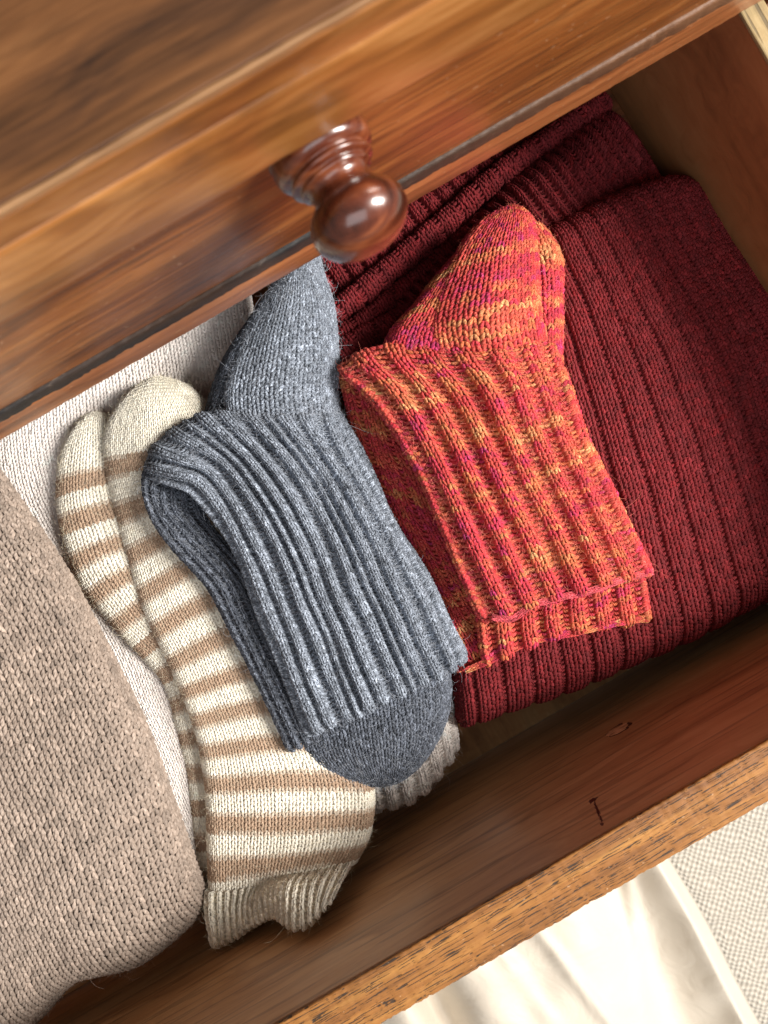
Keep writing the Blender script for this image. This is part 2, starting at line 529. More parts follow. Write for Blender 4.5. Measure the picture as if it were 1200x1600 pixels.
def board(name, x0, x1, y0, y1, z0, z1, mat, parent, r=0.12, wear=0.02, seed=0, step=0.35):
    """long board along x with slightly worn, uneven rounded edges: profile swept along x"""
    rg = np.random.default_rng(seed)
    prof = []
    for (cx, cy, a0) in ((y1 - r, z1 - r, 0), (y0 + r, z1 - r, 90), (y0 + r, z0 + r, 180), (y1 - r, z0 + r, 270)):
        for k in range(5):
            a = math.radians(a0 + k * 22.5); prof.append((cx + r * math.cos(a), cy + r * math.sin(a)))
    prof = np.array(prof); n = len(prof)
    xs = np.arange(x0, x1 + step, step); m = len(xs)
    ctr = np.array([(y0 + y1) / 2, (z0 + z1) / 2])
    ph = rg.uniform(0, 6.28, (6, 4)); fr = rg.uniform(0.4, 4.5, 6)
    V = np.zeros((m, n, 3))
    for q in range(4):
        w = sum(np.sin(xs * fr[k] + ph[k, q]) for k in range(6)) / 6 + rg.normal(0, 0.25, m)
        sl = slice(q * 5, q * 5 + 5)
        dirv = prof[sl] - ctr; dirv = dirv / np.abs(dirv).max()
        V[:, sl, 1:] = prof[sl][None] - np.sign(dirv)[None] * (wear * np.abs(w))[:, None, None]
    V[..., 0] = xs[:, None]
    idx = np.arange(m * n).reshape(m, n)
    q = np.stack([idx[:-1], np.roll(idx[:-1], -1, 1), np.roll(idx[1:], -1, 1), idx[1:]], -1).reshape(-1, 4)
    # end caps as quads towards the centre line
    V = V.reshape(-1, 3)
    cap0 = [(0, 1, 2, 3)]
    caps = []
    for base in (0, (m - 1) * n):
        for k in range(0, n // 2 - 1):
            caps.append((base + k, base + k + 1, base + n - 2 - k, base + n - 1 - k))
    q = np.concatenate([q, np.array(caps)])
    me = np_mesh(name, V, q, True)
    me.validate()
    o = link_mesh(name, me, parent, mat)
    try:
        me.set_sharp_from_angle(angle=math.radians(50))
    except Exception: pass
    return o

YF = 7.74         # front plane of the chest (cm, y towards the chest)
YI, YO = -12.15, -13.74   # inner and outer face of the open drawer's front board
XW = 17.4
ZT = 12.1

W_top = wood('cabinet_top_wood', lin(52, 32, 20), lin(98, 62, 33), lin(126, 84, 48), (7, 120, 120), 0.5, 5, 0.38, 0.25, bump=0.1, seed=1.3)
W_mould = wood('moulding_wood', lin(88, 52, 24), lin(146, 92, 42), lin(178, 124, 70), (5, 110, 80), 0.5, 6, 0.33, 0.35, bump=0.1, seed=4.1)
W_front = wood('drawer_front_wood', lin(88, 48, 22), lin(136, 80, 36), lin(164, 106, 54), (6, 150, 150), 0.35, 5, 0.36, 0.3, pores=0.35,
               pore_scale=(60, 1300, 1300), pore_cut=0.37, bump=0.12, seed=7.7, speck=0.25)
W_rail = wood('rail_wood', lin(104, 60, 34), lin(148, 90, 50), lin(176, 114, 68), (6, 160, 160), 0.4, 3, 0.4, 0.3, bump=0.15, seed=2.2, speck=0.25)
W_oak = wood('oak_edge_wood', lin(104, 62, 22), lin(146, 94, 38), lin(172, 120, 56), (10, 260, 260), 0.25, 2, 0.62, 0.0, pores=0.92,
             pore_scale=(110, 2300, 2300), pore_cut=0.365, bump=0.4, seed=3.0, speck=0.3)
W_in = wood('drawer_inner_wood', lin(70, 38, 20), lin(112, 64, 36), lin(136, 84, 50), (5, 60, 60), 0.35, 8, 0.5, 0.1, pores=0.3,
            pore_scale=(22, 500, 500), pore_cut=0.36, bump=0.15, seed=9.0)
W_side = wood('drawer_side_wood', lin(134, 88, 54), lin(166, 112, 70), lin(180, 128, 84), (30, 3, 30), 0.15, 3, 0.5, 0.1, bump=0.08, seed=5.0)
W_pale = wood('pale_edge_wood', lin(110, 90, 58), lin(160, 138, 96), lin(190, 172, 132), (90, 5, 90), 0.45, 5, 0.6, 0.0, pores=0.5,
              pore_scale=(420, 26, 420), pore_cut=0.36, bump=0.35, seed=6.0)
W_bot = wood('drawer_bottom_wood', lin(150, 108, 66), lin(190, 146, 98), lin(206, 172, 124), (60, 5, 40), 0.2, 4, 0.55, 0.05, bump=0.1, seed=8.0)

W_lip = wood('worn_lipping_wood', lin(96, 66, 42), lin(142, 104, 68), lin(166, 130, 92), (5, 60, 60), 0.35, 3, 0.45, 0.1, bump=0.1, seed=12.0)

def black_bead_mat():
    t = NT('worn_black_bead')
    oc = t.node('ShaderNodeTexCoord').outputs['Object']
    n = t.noise(t.mapping(oc, (90, 300, 300)), 1.0, 5, 0.75)
    n2 = t.noise(t.mapping(oc, (9, 40, 40)), 1.0, 3, 0.6)
    c = t.ramp(n, [(0.4, (0.010, 0.009, 0.009)), (0.60, (0.022, 0.018, 0.016)), (0.74, (0.16, 0.12, 0.09))])
    m = t.ramp(n2, [(0.5, (0, 0, 0)), (0.66, (1, 1, 1))])
    sx = t.node('ShaderNodeSeparateXYZ'); t.link(oc, sx.inputs[0])
    m = t.math('MULTIPLY', m, t.math('ADD', t.math('MULTIPLY', sx.outputs[0], 4.0), 0.3, True), True)
    sm = t.math('ADD', t.math('MULTIPLY', sx.outputs[0], 5.0), -0.15, True)
    m = t.math('MAXIMUM', m, t.math('MULTIPLY', sm, t.math('ADD', n, 0.55), True), True)
    c = t.mix(m, c, lin(124, 80, 44))
    t.link(c, t.p.inputs['Base Color']); t.p.inputs['Roughness'].default_value = 0.6
    t.bump(n, 0.6, 0.0008)
    return t.m
W_bead = black_bead_mat()

# ---- chest of drawers
chest = empty('chest_of_drawers', (-12, YF + 12, 0), 'brown varnished wooden chest of drawers with a round knob, filling the upper left', 'chest of drawers')
X0, X1 = -48.0, 19.6
YM = 7.0
board('cabinet_top', X0 - 1, X1 + 0.4, YM + 0.145, 46, 23.1, 24.0, W_top, chest, r=0.05, wear=0.02, seed=1)
board('top_lipping', X0 - 1, X1 + 0.4, YM + 0.02, YM + 0.14, 23.84, 24.02, W_lip, chest, r=0.05, wear=0.03, seed=7, step=0.3)
board('front_strip', X0 - 1, X1 + 0.4, YM + 0.03, YM + 0.14, 23.085, 23.835, W_mould, chest, r=0.03, wear=0.01, seed=8)
board('top_moulding', X0 - 1, X1 + 0.4, YM, YM + 2.6, 20.75, 23.08, W_mould, chest, r=0.16, wear=0.02, seed=2)
df = board('drawer_front', X0 + 1.6, X1 - 1.2, YF, YF + 1.8, 14.68, 20.7, W_front, chest, r=0.07, wear=0.01, seed=3)
board('cock_bead', X0 + 0.2, X1 - 0.02, YF - 0.08, YF + 1.4, 13.92, 14.64, W_bead, chest, r=0.12, wear=0.035, seed=4, step=0.12)
board('divider_rail', X0, X1, YF + 0.0, YF + 4.0, 12.5, 13.9, W_rail, chest, r=0.06, wear=0.02, seed=5, step=0.15)
box('dust_panel', X0, X1, YF + 4.02, 45, 12.9, 13.4, W_in, chest, bev=0)
box('side_panel', XW + 1.0, X1, YF + 0.05, 45, -4, 12.48, W_in, chest, bev=0)
box('side_panel', X0, X0 + 1.4, YF + 0.05, 45, -4, 12.48, W_in, chest, bev=0)
box('back_panel', X0 + 1.42, XW + 0.98, 43.6, 45, -4, 12.48, W_in, chest, bev=0)
box('lower_rail', X0 + 1.42, XW + 0.98, YF + 0.1, 43.5, -4, -1.0, W_in, chest, bev=0)

# the chest goes on below, down to the floor
ZFLOOR = -30.0
box('lower_body', X0 + 0.3, X1 - 0.3, YF + 0.4, 44.8, ZFLOOR, -4.02, W_front, chest, bev=0.1)

# knob, turned about the y axis
def knob_mat():
    t = NT('dark_polished_knob')
    oc = t.node('ShaderNodeTexCoord').outputs['Object']
    n = t.noise(t.mapping(oc, (60, 60, 260)), 1.0, 4, 0.6, 0.6)
    c = t.ramp(n, [(0.3, lin(44, 17, 10)), (0.5, lin(88, 40, 23)), (0.68, lin(130, 70, 40))])
    t.link(c, t.p.inputs['Base Color'])
    r = t.ramp(n, [(0.3, (0.22,) * 3), (0.7, (0.36,) * 3)]); t.link(r, t.p.inputs['Roughness'])
    t.p.inputs['Coat Weight'].default_value = 0.9; t.p.inputs['Coat Roughness'].default_value = 0.14
    t.bump(t.noise(oc, 900, 3, 0.6), 0.06, 0.0004)
    return t.m
def knob():
    kx, kz = 2.74, 19.12
    pr = [(0.0, 0.0), (1.02, 0.0), (1.08, 0.05), (1.11, 0.14), (1.11, 0.34), (1.06, 0.46), (0.98, 0.52), (0.91, 0.55), (0.90, 0.58), (0.95, 0.63), (0.95, 0.69), (0.88, 0.73),
          (0.81, 0.76), (0.82, 0.80), (0.81, 0.85), (0.74, 0.90), (0.69, 0.96), (0.67, 1.04), (0.68, 1.12), (0.74, 1.19), (0.84, 1.28),
          (0.96, 1.40), (1.05, 1.56), (1.08, 1.73), (1.04, 1.92), (0.94, 2.09), (0.78, 2.24), (0.57, 2.35), (0.33, 2.42), (0.12, 2.45), (0.0, 2.452)]
    p = cr(pr, 170); p[:, 0] = np.maximum(p[:, 0], 0)
    n = 72
    a = np.linspace(0, 2 * np.pi, n, endpoint=False)
    V = np.stack([kx + 1.06 * p[:, :1] * np.cos(a), YF - 1.10 * p[:, 1:2] + 0 * a, kz + 1.06 * p[:, :1] * np.sin(a)], -1)
    m = len(p); idx = np.arange(m * n).reshape(m, n)
    q = np.stack([idx[:-1], idx[1:], np.roll(idx[1:], -1, 1), np.roll(idx[:-1], -1, 1)], -1).reshape(-1, 4)
    me = np_mesh('knob', V.reshape(-1, 3), q, True)
    o = link_mesh('knob', me, df, knob_mat())
    return o
knob()

# ---- the open drawer
drawer = empty('open_drawer', (-10, -2, 0), 'open wooden drawer pulled out under the chest, full of folded knitwear', 'drawer')
def inner_board_mat():
    # inner face wood plus a drip stain near the top edge
    m = wood('drawer_front_board_wood', lin(148, 106, 70), lin(180, 136, 92), lin(196, 154, 110), (5, 70, 90), 0.2, 8, 0.45, 0.15, pores=0.3,
             pore_scale=(22, 500, 500), pore_cut=0.36, bump=0.15, seed=9.0)
    return m
W_inb = inner_board_mat()
fb = board('front_board', X0 + 0.9, XW + 0.85, YO, YI, -0.6, ZT - 0.22, W_inb, drawer, r=0.04, wear=0.0, seed=11)
board('top_edge', X0 + 0.9, XW + 0.85, YO - 0.04, YI + 0.03, ZT - 0.215, ZT, W_oak, drawer, r=0.07, wear=0.035, seed=12, step=0.1)
box('bottom_panel', X0 + 1.4, XW - 0.02, YI + 0.02, 38, -0.5, 0.0, W_bot, drawer, bev=0)
box('side_board', XW, XW + 0.8, YI + 0.02, 38, -0.6, ZT - 0.2, W_side, drawer, bev=0.0)
box('side_top_edge', XW - 0.02, XW + 0.82, YI + 0.05, 38, ZT - 0.195, ZT - 0.03, W_pale, drawer, bev=0.05, seg=2)
box('side_board', X0 + 0.6, X0 + 1.38, YI + 0.02, 38, -0.6, ZT - 0.2, W_side, drawer, bev=0.03)
box('back_board', X0 + 1.4, XW - 0.02, 38.02, 38.9, -0.5, ZT - 1.5, W_in, drawer, bev=0.03)
# strip in darker wood along the foot of the side wall
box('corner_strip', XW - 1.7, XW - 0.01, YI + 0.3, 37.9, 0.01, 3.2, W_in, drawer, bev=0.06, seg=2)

# small knot and drip stain on the inner face
def blob(name, cx, cz, rx, rz, mat, y, tilt=0, n=28, rough=0.12, seed=0, th=0.02, ring=None):
    r = np.random.default_rng(seed)
    a = np.linspace(0, 2 * np.pi, n, endpoint=False)
    k = 1 + r.normal(0, rough, n)
    V = [(cx, y + th, cz)]
    for f, yy in ((0.6, th), (0.9, th * 0.7), (1.0, 0.0)):
        for i in range(n):
            x, z = rx * f * k[i] * math.cos(a[i]), rz * f * k[i] * math.sin(a[i])
            V.append((cx + x * math.cos(tilt) - z * math.sin(tilt), y + yy, cz + x * math.sin(tilt) + z * math.cos(tilt)))
    q = []
    for L in range(2):
        for i in range(n):
            b = 1 + L * n; j = (i + 1) % n
            q.append((b + i, b + j, b + n + j, b + n + i))
    for i in range(0, n, 2):
        q.append((0, 1 + (i + 2) % n, 1 + (i + 1) % n, 1 + i))
    return link_mesh(name, np_mesh(name, V, q, False), drawer, mat)
t_ = NT('knot_wood'); oc_ = t_.node('ShaderNodeTexCoord').outputs['Object']
c_ = t_.ramp(t_.noise(t_.mapping(oc_, (200, 200, 700)), 1.0, 3, 0.6), [(0.35, lin(150, 108, 74)), (0.6, lin(214, 172, 130))])
t_.link(c_, t_.p.inputs['Base Color']); t_.p.inputs['Roughness'].default_value = 0.5
t2_ = NT('knot_rim'); t2_.p.inputs['Base Color'].default_value = (*lin(74, 42, 25), 1)
blob('knot_rim', 3.76, 5.4, 0.56, 0.42, t2_.m, YI, 0.1, seed=1, th=0.012)
blob('knot', 3.70, 5.42, 0.49, 0.34, t_.m, YI + 0.014, 0.1, seed=2, th=0.02, rough=0.06)
t3_ = NT('dark_drip_stain'); t3_.p.inputs['Base Color'].default_value = (*lin(62, 30, 18), 1); t3_.p.inputs['Roughness'].default_value = 0.3
blob('drip_stain', 1.26, 9.6, 0.17, 0.13, t3_.m, YI, 0.2, seed=3, th=0.008, rough=0.2)
blob('drip_stain', 1.20, 10.3, 0.05, 0.62, t3_.m, YI, 0.12, seed=4, th=0.007, rough=0.25)
blob('drip_stain', 1.12, 11.0, 0.045, 0.22, t3_.m, YI, 0.1, seed=5, th=0.007, rough=0.25)
blob('drip_stain', 1.05, 11.35, 0.06, 0.10, t3_.m, YI, 0.1, seed=6, th=0.007, rough=0.2)

# ------------------------------------------------------------------ knitwear
PXCM = 41.0   # photo pixels per cm at sock height (depth ~29 cm)

# ---- burgundy sweater
M_red = yarn_mat('burgundy_yarn', 0.8, 1.22, tint_hi=(1.0, 1.15, 1.15), sheen=0.25)
F_red = fuzz_mat('burgundy_fibre', lin(150, 60, 62))
RED = lin(119, 35, 39)
red = empty('burgundy_sweater', (8, -2, 0), 'burgundy rib knitted sweater folded flat under the orange socks', 'sweater')
def redcol(cc, rr, nc, R, u, v, isk, r):
    c = np.array(RED)[None] * (1 + r.normal(0, 0.12, (len(cc), 1)))
    c[:, 1:] *= 1 + r.normal(0, 0.10, (len(cc), 1))
    return np.clip(c, 0, 1)
G = loft(P3([
    [(640, 478, 4.8), (740, 412, 5.5), (870, 346, 6.2), (980, 290, 6.2), (1092, 258, 5.6)],
    [(660, 650, 4.8), (800, 600, 5.5), (930, 530, 6.4), (1060, 470, 6.2), (1200, 415, 5.6)],
    [(690, 870, 4.6), (850, 800, 5.4), (1000, 720, 6.2), (1150, 650, 6.1), (1300, 590, 5.5)],
    [(725, 1152, 4.2), (900, 1092, 4.6), (1060, 1025, 4.8), (1230, 942, 4.8), (1400, 866, 4.4)]]))
P = wob(roll(G, l=0.9, r=1.4, t=1.0, b=1.9), 0.06, 11, 1.6)
knit('folded_body', P, 'KKKP', 12.6 / PXCM, 8.2 / PXCM, redcol, M_red, red, rib=0.095, legvar=0.12, fade=(0.6, 0.8), back=0.05, fat=1.12, seed=21, jitter=0.06, purlw=0.52)
fuzz(P, 14000, 0.25, F_red, red, 31, rad=0.003, lift=0.3, stray=60)
# ribbed fold behind it
G = loft(P3([
    [(560, 525, 3.6), (680, 402, 4.3), (790, 290, 4.6), (880, 215, 4.6), (952, 150, 4.2)],
    [(600, 560, 4.4), (720, 430, 5.0), (820, 330, 5.2), (905, 262, 5.2), (990, 200, 4.6)],
    [(680, 640, 4.2), (790, 500, 4.6), (880, 410, 4.8), (970, 350, 4.8), (1060, 300, 4.2)]]))
P = wob(roll(G, l=0.3, r=0.9, t=0.9, b=0.3), 0.05, 12, 1.6)
knit('ribbed_hem', P, 'KP', 11.5 / PXCM, 8.6 / PXCM, redcol, M_red, red, rib=0.14, seed=22, jitter=0.07, purlw=0.75)
fuzz(P, 3000, 0.3, F_red, red, 32)
# narrow folded edge running up behind
def strip(pts, half, z, drop):
    p = cr([(a, b, z) for a, b in pts], 160)
    d = np.gradient(p[:, :2], axis=0); d /= np.linalg.norm(d, axis=1, keepdims=True)
    n = np.stack([-d[:, 1], d[:, 0]], 1)
    return p, n
def band_rows(pts, width, z):
    p, n = strip(pts, 0, z, 0)
    a = np.concatenate([p[:, :2] - n * width / 2, p[:, 2:]], 1); b = np.concatenate([p[:, :2] + n * width / 2, p[:, 2:]], 1)
    mid = p.copy(); mid[:, 2] += 0.15
    return [list(map(tuple, a[::12])), list(map(tuple, mid[::12])), list(map(tuple, b[::12]))]
for k, (pts, wd, z) in enumerate((
        ([(470, 520), (530, 478), (612, 412), (700, 338), (790, 262), (880, 196), (960, 140)], 30, 4.5),
        ([(490, 540), (560, 505), (650, 432), (730, 366), (800, 298), (880, 230), (950, 172)], 26, 4.0),
        ([(500, 575), (560, 530), (640, 490), (700, 440)], 34, 4.6))):
    G = loft(band_rows(pts, wd, z))
    P = wob(roll(G, l=0.1, r=0.3, t=0.36, b=0.36, under=40), 0.05, 40 + k, 2)
    knit('rolled_edge', P, 'KKKP', 11.5 / PXCM, 8.5 / PXCM, redcol, M_red, red, rib=0.03, seed=23 + k, jitter=0.08, purlw=0.8)
# rear layer
G = loft(P3([
    [(430, 440, 3.0), (560, 330, 3.2), (690, 235, 3.2), (830, 150, 3.0)],
    [(470, 500, 3.4), (600, 390, 3.6), (730, 290, 3.6), (870, 190, 3.4)],
    [(540, 620, 3.2), (680, 480, 3.4), (820, 360, 3.4), (960, 250, 3.2)]]))
P = wob(roll(G, l=0.5, r=0.5, t=0.3, b=0.2), 0.06, 13, 1.6)
knit('sleeve', P, 'KKP', 11.5 / PXCM, 8.6 / PXCM, redcol, M_red, red, rib=0.15, seed=27, jitter=0.07)

# ---- ivory sweater
M_ivory = yarn_mat('ivory_yarn', 0.9, 1.08, sheen=0.35)
F_ivory = fuzz_mat('ivory_fibre', lin(240, 234, 226))
ivory = empty('ivory_sweater', (-9, 0, 0), 'ivory fine knit sweater lying under the striped socks', 'sweater')
IV = lin(250, 242, 236)
G = loft(P3([
    [(-120, 700, 2.4), (60, 600, 3.0), (220, 500, 3.2), (380, 400, 3.0)],
    [(-90, 860, 2.6), (80, 740, 3.2), (240, 650, 3.4), (400, 540, 3.2)],
    [(0, 980, 2.8), (130, 900, 3.3), (270, 820, 3.4), (430, 740, 3.2)],
    [(90, 1120, 2.8), (200, 1060, 3.5), (320, 1000, 3.5), (470, 940, 3.2)],
    [(190, 1300, 2.8), (250, 1230, 3.9), (350, 1170, 3.6), (520, 1110, 3.0)],
    [(255, 1440, 2.6), (310, 1395, 3.8), (400, 1330, 3.2), (540, 1250, 2.6)]]))
P = wob(roll(G, l=0.4, r=0.4, t=0.3, b=0.8), 0.06, 14, 1.4)
knit('folded_body', P, 'K', 10.2 / PXCM, 7.0 / PXCM, plain(IV, 0.05), M_ivory, ivory, seed=28, jitter=0.07, fat=1.05, back=0.06, legvar=0.05)
fuzz(P, 6000, 0.3, F_ivory, ivory, 33)
G = loft(P3([
    [(560, 1130, 2.6), (620, 1105, 3.2), (700, 1070, 2.6)],
    [(568, 1200, 2.8), (635, 1180, 3.5), (708, 1130, 2.9)],
    [(578, 1276, 2.8), (656, 1250, 3.4), (714, 1178, 3.0)]]))
P = wob(roll(G, l=0.4, r=0.5, t=0.2, b=0.55), 0.05, 15, 2.5)
knit('cuff', P, 'KKPP', 9.5 / PXCM, 6.5 / PXCM, plain(IV, 0.06), M_ivory, ivory, rib=0.12, seed=29, jitter=0.09)
fuzz(P, 1600, 0.3, F_ivory, ivory, 34)

# ---- striped socks
M_cream = yarn_mat('cream_and_tan_yarn', 0.82, 1.12, sheen=0.35)
F_cream = fuzz_mat('cream_fibre', lin(246, 236, 208))
CREAM = np.array(lin(246, 240, 224)); TAN = np.array(lin(180, 154, 131))
def stripes(first, period, tan, last=None, wav=0.0):
    def f(cc, rr, nc, R, u, v, isk, r):
        x = rr - first + wav * np.sin(u * 3.1)
        t = (x >= 0) & (np.mod(x, period) < tan)
        if last is not None: t &= rr < last
        m = np.mod(x, period); e = (x >= 0) & ((m < 0.9) | (np.abs(m - tan + 0.1) < 0.5))
        c = np.where(t[:, None], TAN, CREAM); c = np.where((e & t)[:, None], TAN * 0.65 + CREAM * 0.35, c)
        return np.clip(c * (1 + r.normal(0, 0.05, (len(cc), 1))), 0, 1)
    return f
sk2 = empty('sock', (-13, 2, 3), 'cream and tan striped sock lying behind its twin, nearest the ivory sweater', 'sock', 'cream and tan striped socks')
G = loft(P3([
    [(112, 662, 3.9), (140, 642, 4.2), (172, 652, 4.2)],
    [(88, 712, 3.9), (130, 700, 4.5), (190, 690, 4.4)],
    [(84, 790, 3.9), (130, 775, 4.6), (200, 760, 4.4)],
    [(98, 860, 3.9), (150, 838, 4.5), (225, 815, 4.4)],
    [(124, 922, 3.9), (175, 890, 4.5), (240, 865, 4.3)],
    [(168, 978, 3.9), (215, 945, 4.5), (270, 925, 4.3)],
    [(222, 1032, 4.0), (258, 1005, 4.4), (310, 985, 4.3)],
    [(258, 1085, 4.0), (290, 1070, 4.3), (345, 1055, 4.2)],
    [(279, 1180, 4.0), (305, 1175, 4.2), (360, 1170, 4.2)],
    [(296, 1290, 4.0), (318, 1288, 4.2), (370, 1285, 4.2)],
    [(305, 1392, 3.6), (325, 1390, 3.9), (370, 1390, 4.0)]]))
P = wob(roll(G, l=0.55, r=0.2, t=0.6, b=0.3), 0.04, 16, 2)
knit('foot', P, 'K', 9.2 / PXCM, 6.9 / PXCM, stripes(19, 8.8, 4.8), M_cream, sk2, seed=30, jitter=0.05, legvar=0.05, back=0.1)
fuzz(P, 2600, 0.32, F_cream, sk2, 35, stray=20)

sk1 = empty('sock', (-11, -2, 4), 'cream and tan striped sock with its ribbed opening against the drawer front', 'sock', 'cream and tan striped socks')
G = loft(P3([
    [(196, 604, 5.0), (236, 586, 5.2), (285, 596, 5.1)],
    [(160, 670, 4.8), (240, 655, 5.7), (330, 640, 5.2)],
    [(162, 745, 4.8), (240, 730, 5.7), (345, 700, 5.2)],
    [(187, 850, 4.8), (270, 812, 5.5), (375, 770, 5.0)],
    [(216, 948, 4.8), (310, 895, 5.4), (425, 850, 4.9)],
    [(264, 1050, 4.8), (360, 1005, 5.3), (485, 960, 4.9)],
    [(297, 1132, 4.9), (405, 1110, 5.3), (530, 1092, 4.9)],
    [(316, 1222, 4.9), (440, 1215, 5.4), (580, 1216, 5.0)],
    [(320, 1312, 5.0), (450, 1310, 5.6), (580, 1300, 5.5)],
    [(322, 1398, 5.0), (430, 1378, 5.7), (556, 1352, 6.0)]]))
P = wob(roll(G, l=0.6, r=0.5, t=0.8, b=0.0), 0.05, 17, 1.8)
knit('foot', P, 'K', 9.4 / PXCM, 7.1 / PXCM, stripes(23.5, 9.05, 4.9, wav=0.5), M_cream, sk1, seed=31, jitter=0.05, legvar=0.05, back=0.1)
fuzz(P, 11000, 0.25, F_cream, sk1, 36, rad=0.003, lift=0.3, stray=40)
G = loft(P3([
    [(322, 1394, 5.0), (380, 1386, 5.4), (440, 1374, 5.7), (500, 1362, 5.9), (550, 1350, 6.0)],
    [(324, 1430, 5.1), (385, 1412, 5.5), (432, 1392, 6.5), (470, 1392, 7.2), (530, 1385, 7.2)],
    [(332, 1488, 5.2), (375, 1464, 5.6), (426, 1436, 6.6), (466, 1458, 8.0), (514, 1414, 8.0)]]))
P = wob(roll(G, l=0.3, r=0.3, t=0.0, b=0.4, under=70), 0.04, 18, 3)
knit('cuff', P, 'KP', 8.6 / PXCM, 6.6 / PXCM, plain(CREAM, 0.05), M_cream, sk1, rib=0.09, seed=32, jitter=0.08)
fuzz(P, 1500, 0.3, F_cream, sk1, 37)

# ---- taupe sweater
M_taupe = yarn_mat('taupe_yarn', 0.74, 1.22, tint_lo=(1, 0.95, 0.92), tint_hi=(1.0, 1.02, 1.04), fleck=0.9, sheen=0.4)
F_taupe = fuzz_mat('taupe_fibre', lin(196, 178, 164))
taupe = empty('taupe_sweater', (-17, -6, 0), 'thick taupe stocking stitch sweater folded in the near left corner of the drawer', 'sweater')
G = loft(P3([
    [(-420, 820, 6.0), (-240, 700, 6.4), (-110, 620, 5.6)],
    [(-340, 1000, 6.0), (-130, 870, 6.6), (10, 780, 5.8)],
    [(-280, 1180, 6.4), (-60, 1050, 7.2), (106, 930, 6.0)],
    [(-200, 1400, 6.6), (40, 1250, 7.4), (208, 1130, 6.2)],
    [(-130, 1560, 6.2), (110, 1410, 7.2), (270, 1300, 6.0)],
    [(-40, 1700, 4.6), (40, 1625, 5.0), (105, 1556, 5.3), (215, 1528, 5.6), (318, 1436, 5.4)]]))
P = wob(roll(G, l=0.5, r=0.9, t=0.6, b=1.6), 0.08, 19, 1.3)
def taupecol(cc, rr, nc, R, u, v, isk, r):
    c = np.array(lin(154, 139, 127))[None] * (1 + r.normal(0, 0.10, (len(cc), 1)))
    return np.clip(c, 0, 1)
knit('folded_body', P, 'K', 16.4 / 41, 12.0 / 41, taupecol, M_taupe, taupe, seed=33, jitter=0.045, back=0.2, legvar=0.085)
fuzz(P, 16000, 0.34, F_taupe, taupe, 38, rad=0.003, lift=0.4, stray=60)

# ---- grey socks
M_grey = yarn_mat('grey_blue_melange_yarn', 0.18, 2.9, tint_lo=(0.85, 0.95, 1.3), tint_hi=(1.0, 1.0, 1.0), fleck=1.05, sheen=0.35)
F_grey = fuzz_mat('grey_fibre', lin(176, 182, 192))
GR = np.array(lin(117, 124, 134)); GRD = np.array(lin(80, 85, 94))
def greycol(base):
    def f(cc, rr, nc, R, u, v, isk, r):
        c = base[None] * (1 + r.normal(0, 0.10, (len(cc), 1)))
        return np.clip(c, 0.005, 1)
    return f
g2 = empty('sock', (-5, -4, 4), 'grey melange sock underneath, its dark rounded toe showing below the ribbing', 'sock', 'grey blue melange socks')
G = loft(P3([
    [(226, 720, 6.2), (262, 725, 6.2), (310, 740, 6.0)],
    [(222, 770, 6.3), (262, 790, 6.0), (320, 800, 5.6)],
    [(254, 838, 6.3), (296, 836, 6.0), (355, 850, 5.7)],
    [(324, 920, 6.2), (362, 915, 6.1), (415, 930, 5.9)],
    [(374, 1016, 6.1), (408, 1012, 6.1), (455, 1010, 6.0)],
    [(420, 1110, 6.0), (450, 1105, 6.1), (505, 1100, 5.9)],
    [(450, 1176, 5.7), (480, 1160, 5.9), (530, 1140, 5.7)]]))
P = wob(roll(G, l=0.5, r=0.0, t=0.35, b=0.2), 0.04, 20, 2.2)
knit('cuff', P, 'KP', 9.4 / PXCM, 6.6 / PXCM, greycol(GRD), M_grey, g2, legvar=0.25, rib=0.10, seed=34, jitter=0.08)
fuzz(P, 1800, 0.3, F_grey, g2, 39)
G = loft(P3([
    [(446, 1120, 5.2), (540, 1085, 5.8), (620, 1060, 5.8), (703, 1030, 5.2)],
    [(450, 1160, 5.2), (540, 1150, 5.9), (630, 1125, 5.9), (707, 1092, 5.2)],
    [(470, 1196, 5.0), (550, 1190, 5.5), (630, 1175, 5.5), (697, 1140, 5.0)],
    [(515, 1224, 4.9), (565, 1224, 5.1), (622, 1216, 5.1), (668, 1190, 4.9)],
    [(548, 1230, 4.8), (580, 1232, 4.9), (612, 1230, 4.9), (636, 1220, 4.8)]]))
P = wob(roll(G, l=0.9, r=0.9, t=0.1, b=0.7), 0.04, 21, 2.0)
knit('toe', P, 'K', 9.0 / PXCM, 6.6 / PXCM, greycol(GRD), M_grey, g2, legvar=0.25, seed=35, jitter=0.07)
fuzz(P, 2200, 0.3, F_grey, g2, 40)

g1 = empty('sock', (-4, 0, 5), 'grey melange sock on top with lighter ribbed cuff and smooth heel under the knob', 'sock', 'grey blue melange socks')
G = loft(P3([
    [(404, 470, 6.0), (425, 458, 6.3), (452, 440, 6.4)],
    [(342, 566, 5.7), (368, 556, 6.3), (420, 540, 6.5)],
    [(312, 660, 5.5), (345, 645, 6.2), (400, 660, 6.6)]]))
P = wob(roll(G, l=0.6, r=0.0, t=0.3, b=0.0), 0.03, 22, 2.0)
knit('gusset', P, 'K', 8.6 / PXCM, 6.2 / PXCM, greycol(GRD), M_grey, g1, legvar=0.21, seed=36, jitter=0.09)
G = loft(P3([
    [(448, 372, 6.2), (470, 366, 6.4), (492, 374, 6.2)],
    [(430, 430, 6.3), (466, 420, 6.9), (504, 424, 6.3)],
    [(392, 490, 6.3), (450, 482, 7.1), (520, 476, 6.3)],
    [(362, 560, 6.4), (440, 552, 7.2), (526, 550, 6.3)],
    [(350, 612, 6.5), (438, 608, 7.2), (524, 602, 6.4)],
    [(354, 666, 6.5), (445, 664, 7.0), (532, 658, 6.5)]]))
